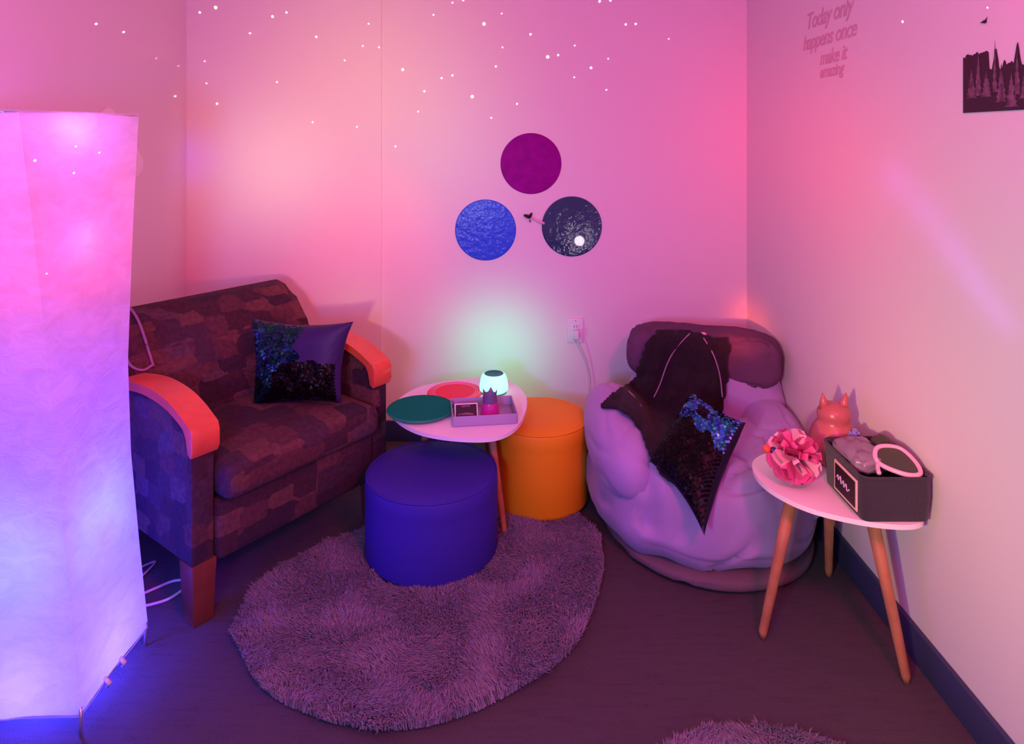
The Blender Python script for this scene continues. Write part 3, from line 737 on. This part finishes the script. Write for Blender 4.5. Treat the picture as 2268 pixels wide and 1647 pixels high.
# coral ornament with ears
oc = Vector((1.045, 2.20, ZT1+.001))
t = thing('eared_ornament', oc, 'translucent coral ornament with two pointed ears behind the dark bin', 'ornament')
lathe('body', [(0, 0), (.055, 0), (.068, .010), (.078, .040), (.076, .080), (.064, .110), (.054, .124), (.048, .132), (.051, .146), (.050, .162), (.038, .182), (0, .190)], oc, M['coral'], t, 40, angle=1.5)
for s in (-1, 1):
    b = oc+Vector((s*.030, 0, .165)); tp = oc+Vector((s*.038, -.004, .222))
    tube('ear', [b, b.lerp(tp, .5), tp], [.017, .012, .002], M['coral'], t, 12)
    blob('paw', oc+Vector((s*.05, -.045, .05)), (.018, .02, .03), M['coral'], t, wr=0, nu=16, nv=10)
# fabric bin
b0 = (.955, 1.150, 1.845, 2.085); zb0, zb1 = ZT1+.0015, ZT1+.125
t = thing('fabric_bin', (1.05, 1.96, ZT1), 'charcoal fabric storage bin with a framed label on the right table', 'bin')
def rr(x0, x1, y0, y1, r, n=5):
    P = []
    for (cx, cy, a0) in ((x1-r, y1-r, 0), (x0+r, y1-r, 90), (x0+r, y0+r, 180), (x1-r, y0+r, 270)):
        for k in range(n+1):
            a = math.radians(a0+90*k/n); P.append((cx+r*math.cos(a), cy+r*math.sin(a)))
    return P
out = rr(*b0, .022); inn = rr(b0[0]+.006, b0[1]-.006, b0[2]+.006, b0[3]-.006, .017); n = len(out); vs = []
def tz(x, y): return zb1+.004*math.sin(9*x+11*y)
for (P, zf, sc) in ((out, lambda x, y: zb0, .95), (out, lambda x, y: (zb0+zb1)/2, 1), (out, tz, 1), (inn, tz, 1), (inn, lambda x, y: zb0+.004, .95)):
    cx, cy = (b0[0]+b0[1])/2, (b0[2]+b0[3])/2
    for (x, y) in P: vs.append((cx+(x-cx)*sc, cy+(y-cy)*sc, zf(x, y)))
fs = [tuple(range(n))[::-1]]
for L in range(4):
    for i in range(n): fs.append((L*n+i, L*n+(i+1) % n, (L+1)*n+(i+1) % n, (L+1)*n+i))
fs.append(tuple(range(4*n, 5*n)))
mesh('body', vs, fs, M['binfab'], t, angle=.9)
rim = [(x, y, tz(x, y)) for x, y in out]; tube('rim_binding', rim+[rim[0]], .004, M['binfab'], t, 8)
def lab(name, y0, y1, z0, z1, x, m, par):
    return mesh(name, [(x, y0, z0), (x, y1, z0), (x, y1, z1), (x, y0, z1)], [(0, 1, 2, 3)], m, par, False)
xl = b0[0]-.003
box('label_frame', (xl-.0015, xl+.002, 1.868, 1.998, ZT1+.018, ZT1+.104), M['cream_line'], t, .0008, 1)
box('label_card', (xl-.0028, xl-.0014, 1.876, 1.990, ZT1+.025, ZT1+.097), M['black'], t)
sc = [(.90, .5), (.83, .62), (.80, .45), (.70, .66), (.66, .40), (.55, .60), (.52, .38), (.42, .58), (.36, .36), (.25, .5)]
tube('label_writing', spline([(xl-.0034, 1.876+a*.114, ZT1+.025+b*.072) for a, b in sc], 4), .0022, M['lav'], t, 6)
# bin contents
def pillow3(name, c, r, m, label, cat, **kw):
    return tag(blob(name, c, r, m, None, **kw), label, cat)
pillow3('vinyl_pouch', (1.020, 1.985, ZT1+.122), (.058, .088, .030), M['skin'], 'grey clear-vinyl pouch bulging out of the dark bin', 'pouch', e1=.7, e2=.6, wr=.006, ws=16, nu=40, nv=24)
pillow3('olive_dome', (1.112, 2.03, ZT1+.105), (.036, .052, .055), M['olive'], 'dark olive rounded shape at the back of the bin', 'toy', wr=.003, ws=16, nu=32, nv=20)
pillow3('blue_wrapper', (1.065, 2.105, ZT1+.125), (.018, .010, .020), mat('pale_blue_film', (.25, .28, .6), .3), 'small crumpled pale blue wrapper at the back rim of the bin', 'wrapper', wr=.008, ws=60, nu=24, nv=16)
gp = [Vector(p) for p in ((1.030, 1.905, ZT1+.137), (1.052, 1.950, ZT1+.158), (1.115, 1.955, ZT1+.155), (1.133, 1.905, ZT1+.140), (1.122, 1.862, ZT1+.126), (1.075, 1.858, ZT1+.128))]
ce = sum(gp, Vector())/6
t = thing('rimmed_case', ce, 'plastic case with a thick pale pink rim resting on top of the bin', 'case')
ring = spline(gp, 6, True); tube('rim', ring+[ring[0]], .0065, M['pinkpale'], t, 10)
vs = [ce+Vector((0, 0, .004))]+[p for p in ring]; mesh('window', vs, [(0, i+1, (i+1) % len(ring)+1) for i in range(len(ring))], M['olive'], t)
tube('tail', spline([gp[0], gp[0]+Vector((-.012, -.02, -.006)), gp[0]+Vector((-.02, -.042, -.010))], 5), .006, M['pinkpale'], t, 8)

# ------------------------------------------------------------------ back wall: discs, clip, outlet
def wdisc(px, py, rr_, m, label):
    x = (px-CX)*BY/F; z = CH-(py-HY)*BY/F
    o = lathe('wall_disc', [(0, .006), (rr_-.010, .006), (rr_-.004, .0058), (rr_, .003), (rr_, 0), (0, 0)], (x, BY-.0005, z), m, None, 96, Matrix.Rotation(math.pi/2, 3, 'X'), angle=.15)
    return tag(o, label, 'wall disc')
wdisc(1176, 362, .151, M['d_purple'], 'round purple disc on the wall, topmost of three')
wdisc(1075.5, 509, .151, M['d_blue'], 'round glossy bright blue disc on the wall, lower left of three')
wdisc(1266.5, 501, .149, M['d_navy'], 'round glossy navy disc on the wall with a bright reflection')
def wp(px, py, off=.0): return at(px, py, BY-off)
t = thing('wall_clip', wp(1182, 482), 'tiny dark two-lobed clip with a pale stem between the discs', 'clip')
tube('stem', [wp(1178, 482, .012), wp(1190, 488, .016), wp(1206, 495, .018)], [.004, .0055, .0065], M['pinkpale'], t, 10)
tube('lobe', spline([wp(1175, 482, .010), wp(1168, 479, .018), wp(1160, 476, .016)], 4), [.003, .005, .007, .008, .0085, .008, .007, .005, .002], M['black'], t, 10)
tube('lobe', spline([wp(1172, 484, .010), wp(1175, 477, .018), wp(1178, 471, .016)], 4), [.003, .004, .006, .007, .0075, .007, .006, .004, .002], M['black'], t, 10)
blob('knob', wp(1174, 489, .010), (.005, .005, .007), M['pinkgrey'], t, wr=0, nu=12, nv=8)
oc_ = wp(1274, 731)
t = thing('wall_outlet', oc_, 'white wall outlet with a white plug and cord', 'outlet')
ox, oz = oc_.x, oc_.z
box('cover_plate', (ox-.040, ox+.040, BY-.009, BY-.0005, oz-.060, oz+.060), M['white'], t, .003, 3)
for s in (-1, 1):
    box('socket', (ox-.017, ox+.017, BY-.012, BY-.008, oz+s*.020-.014, oz+s*.020+.014), M['white'], t, .0015, 2)
    if s > 0:
        for q in (-.006, .006): box('slot', (ox+q-.0012, ox+q+.0012, BY-.0125, BY-.0115, oz+.017, oz+.027), M['black'], t)
for s in (-1, 1): lathe('screw', [(0, .002), (.003, .0015), (.0032, 0)], (ox, BY-.009, oz+s*.05), M['steel'], t, 12, Matrix.Rotation(math.pi/2, 3, 'X'))
t = thing('plugged_cord', wp(1277, 741, .02), 'white plug and cord hanging from the wall outlet behind the yellow stool', 'cord')
box('plug', (ox-.009, ox+.016, BY-.040, BY-.0125, oz-.036, oz+.006), M['white'], t, .005, 3)
tube('wire', spline([wp(1277, 747, .030), wp(1284, 766, .030), wp(1296, 792, .022), wp(1304, 822, .018), wp(1307, 850, .018), wp(1303, 878, .018), wp(1296, 905, .02), wp(1297, 950, .03), at(1300, 985, BY-.04)], 6), .0033, M['cord'], t, 8)

# ------------------------------------------------------------------ right wall decals
def wtext(txt, y, z, size, tilt=0, name='letters', par=None):
    cu = bpy.data.curves.new('lettering', 'FONT'); cu.body = txt; cu.size = size; cu.extrude = .0006; cu.align_x = 'CENTER'; cu.align_y = 'CENTER'; cu.shear = .3; cu.space_character = .92; cu.offset = .0009
    ob = bpy.data.objects.new('tmp', cu); COL.objects.link(ob); bpy.context.view_layer.update()
    me = bpy.data.meshes.new_from_object(ob.evaluated_get(bpy.context.evaluated_depsgraph_get())); bpy.data.objects.remove(ob)
    Rm = Matrix(((0, 0, -1), (-1, 0, 0), (0, 1, 0))).to_4x4()
    me.transform(Matrix.Translation((RX-.0012, y, z)) @ Rm @ Matrix.Rotation(tilt, 4, 'Z')); me.materials.clear(); me.materials.append(M['decal'])
    return link(bpy.data.objects.new(name, me), par)
t = thing('wall_lettering', (RX, 2.49, 1.85), 'grey script lettering reading Today only happens once make it amazing', 'wall text')
wtext('Today only', 2.50, 1.953, .088, 0, 'text_line', t)
wtext('happens once', 2.50, 1.872, .083, 0, 'text_line', t)
wtext('make it', 2.46, 1.797, .075, 0, 'text_line', t)
wtext('amazing', 2.47, 1.745, .062, 0, 'text_line', t)
# forest silhouette
t = thing('forest_decal', (RX, 1.75, 1.64), 'black forest silhouette sticker on the right wall at the frame edge', 'wall decal')
y0, y1, zb = 1.746, 1.15, 1.564
pts = [(y0, zb), (y1, zb), (y1, 1.72)]; yy = y1; rnd = random.Random(5); top = []
trees = {1.72: 1.815-.075, 1.955: 1.722, 1.86: 1.728, 1.79: 1.735, 1.90: 1.70, 1.50: 1.76, 1.35: 1.80, 1.62: 1.755, 2.0: 1.722}
def treeline(y):
    h = 1.709+.002*math.sin(y*190) if y > 1.652 else 1.668+.008*math.sin(y*57)
    for c, z, w_ in ((1.629, 1.7226, .014), (1.559, 1.720, .016), (1.60, 1.685, .012), (1.50, 1.70, .015), (1.45, 1.73, .016), (1.36, 1.70, .018), (1.28, 1.73, .018), (1.20, 1.70, .02), (1.733, 1.722, .003)):
        h = max(h, z-abs(y-c)/w_*(z-1.655))
    return h
y = y1
while y < y0:
    top.append((y, treeline(y)+rnd.uniform(-.004, .004))); y += .003
top.append((y0, 1.705))
vs, fs = [], []
for (a_, b_) in top: vs += [(RX-.0008, a_, zb), (RX-.0008, a_, b_), (RX-.0022, a_, zb), (RX-.0022, a_, b_)]
for i in range(len(top)-1):
    q = 4*i; fs += [(q+2, q+3, q+7, q+6), (q, q+4, q+5, q+1), (q+1, q+5, q+7, q+3), (q, q+2, q+6, q+4)]
q = 4*(len(top)-1); fs += [(0, 1, 3, 2), (q, q+2, q+3, q+1)]
mesh('dark_trees', vs, fs, M['treedark'], t, False)
vs, fs = [], []
for (c, z0, z1, wd) in ((1.99, 1.60, 1.665, .03), (1.955, 1.605, 1.70, .022), (1.915, 1.60, 1.66, .03), (1.875, 1.61, 1.72, .014), (1.845, 1.585, 1.665, .03), (1.80, 1.572, 1.64, .034), (1.775, 1.60, 1.69, .018), (1.74, 1.59, 1.655, .03), (1.69, 1.62, 1.70, .02), (1.64, 1.59, 1.66, .03), (1.57, 1.60, 1.69, .03), (1.5, 1.59, 1.66, .03), (1.42, 1.6, 1.68, .03), (1.33, 1.59, 1.66, .03), (1.25, 1.6, 1.68, .03)):
    c = 1.746-(2.036-c)*.72; wd *= .62; z1 = z0+(z1-z0)*1.15; K_ = 13; b = len(vs); L = []
    for k in range(K_):
        f_ = k/K_; L.append((c-wd*(1-f_)*(1.1 if k % 2 == 0 else .74), z0+(z1-z0)*f_))
    L.append((c, z1)); Rr = [(2*c-a, zz) for a, zz in L[:-1]][::-1]
    P = L+Rr; 
    vs += [(RX-.0030, a, zz) for a, zz in P]; fs.append(tuple(range(b, b+len(P))))
mesh('grey_trees', vs, fs, M['treegrey'], t, False)
yb, zb_ = 1.668, 1.787
vs = [(RX-.0015, yb+a, zb_+b) for a, b in ((p*.7, r*.7) for p, r in ((.022, -.002), (.010, .001), (.002, .004), (-.004, .004), (-.016, .013), (-.010, .002), (-.012, -.006), (-.002, -.008), (.008, -.005)))]
o = mesh('bird_decal', vs, [tuple(range(9))], M['black'], None, False); md = o.modifiers.new('thickness', 'SOLIDIFY'); md.thickness = .0008
tag(o, 'tiny dark bird sticker on the right wall above the forest', 'wall decal')
# pale scalloped cut-out on the left wall, mostly behind the lamp
def lobe(pts):
    P = []
    for (cy, cz, r, a0, a1) in pts:
        for k in range(9):
            a = math.radians(a0+(a1-a0)*k/8); P.append((cy+r*math.cos(a), cz+r*math.sin(a)))
    return P
cl = lobe([(2.90, 1.385, .045, -80, 70), (2.83, 1.49, .06, -20, 70), (2.69, 1.565, .055, 20, 150), (2.55, 1.50, .07, 80, 200), (2.52, 1.38, .07, 120, 250), (2.70, 1.34, .07, 230, 310)])
tag(prism('wall_cutout', cl, 'x', LX+.0005, LX+.008, M['cloudp'], None, .001), 'pale scalloped cut-out on the left wall peeking past the paper lamp', 'wall decoration')

# ------------------------------------------------------------------ small pieces belong to the part they sit on
def under(root, child, part):
    ps = [c for c in root.children if c.name.split('.')[0] == part]
    for c in [c for c in root.children if c.name.split('.')[0] == child]:
        if ps: c.parent = ps[-1]
for r in [o for o in COL.objects if o.parent is None]:
    n = r.name.split('.')[0]
    for k, c, p in (('wall_outlet', 'slot', 'socket'), ('picture_card', 'print_mark', 'print'), ('fabric_bin', 'label_writing', 'label_card'), ('armchair', 'piping', 'backrest'),
                    ('crown_cup', 'crown_points', 'band'), ('gel_disc', 'rim_ring', 'disc'), ('eared_ornament', 'ear', 'body'), ('eared_ornament', 'paw', 'body'), ('round_stool', 'piping', 'top_cushion'), ('paper_floor_lamp', 'shade_clip', 'bottom_ring')):
        if n == k: under(r, c, p)
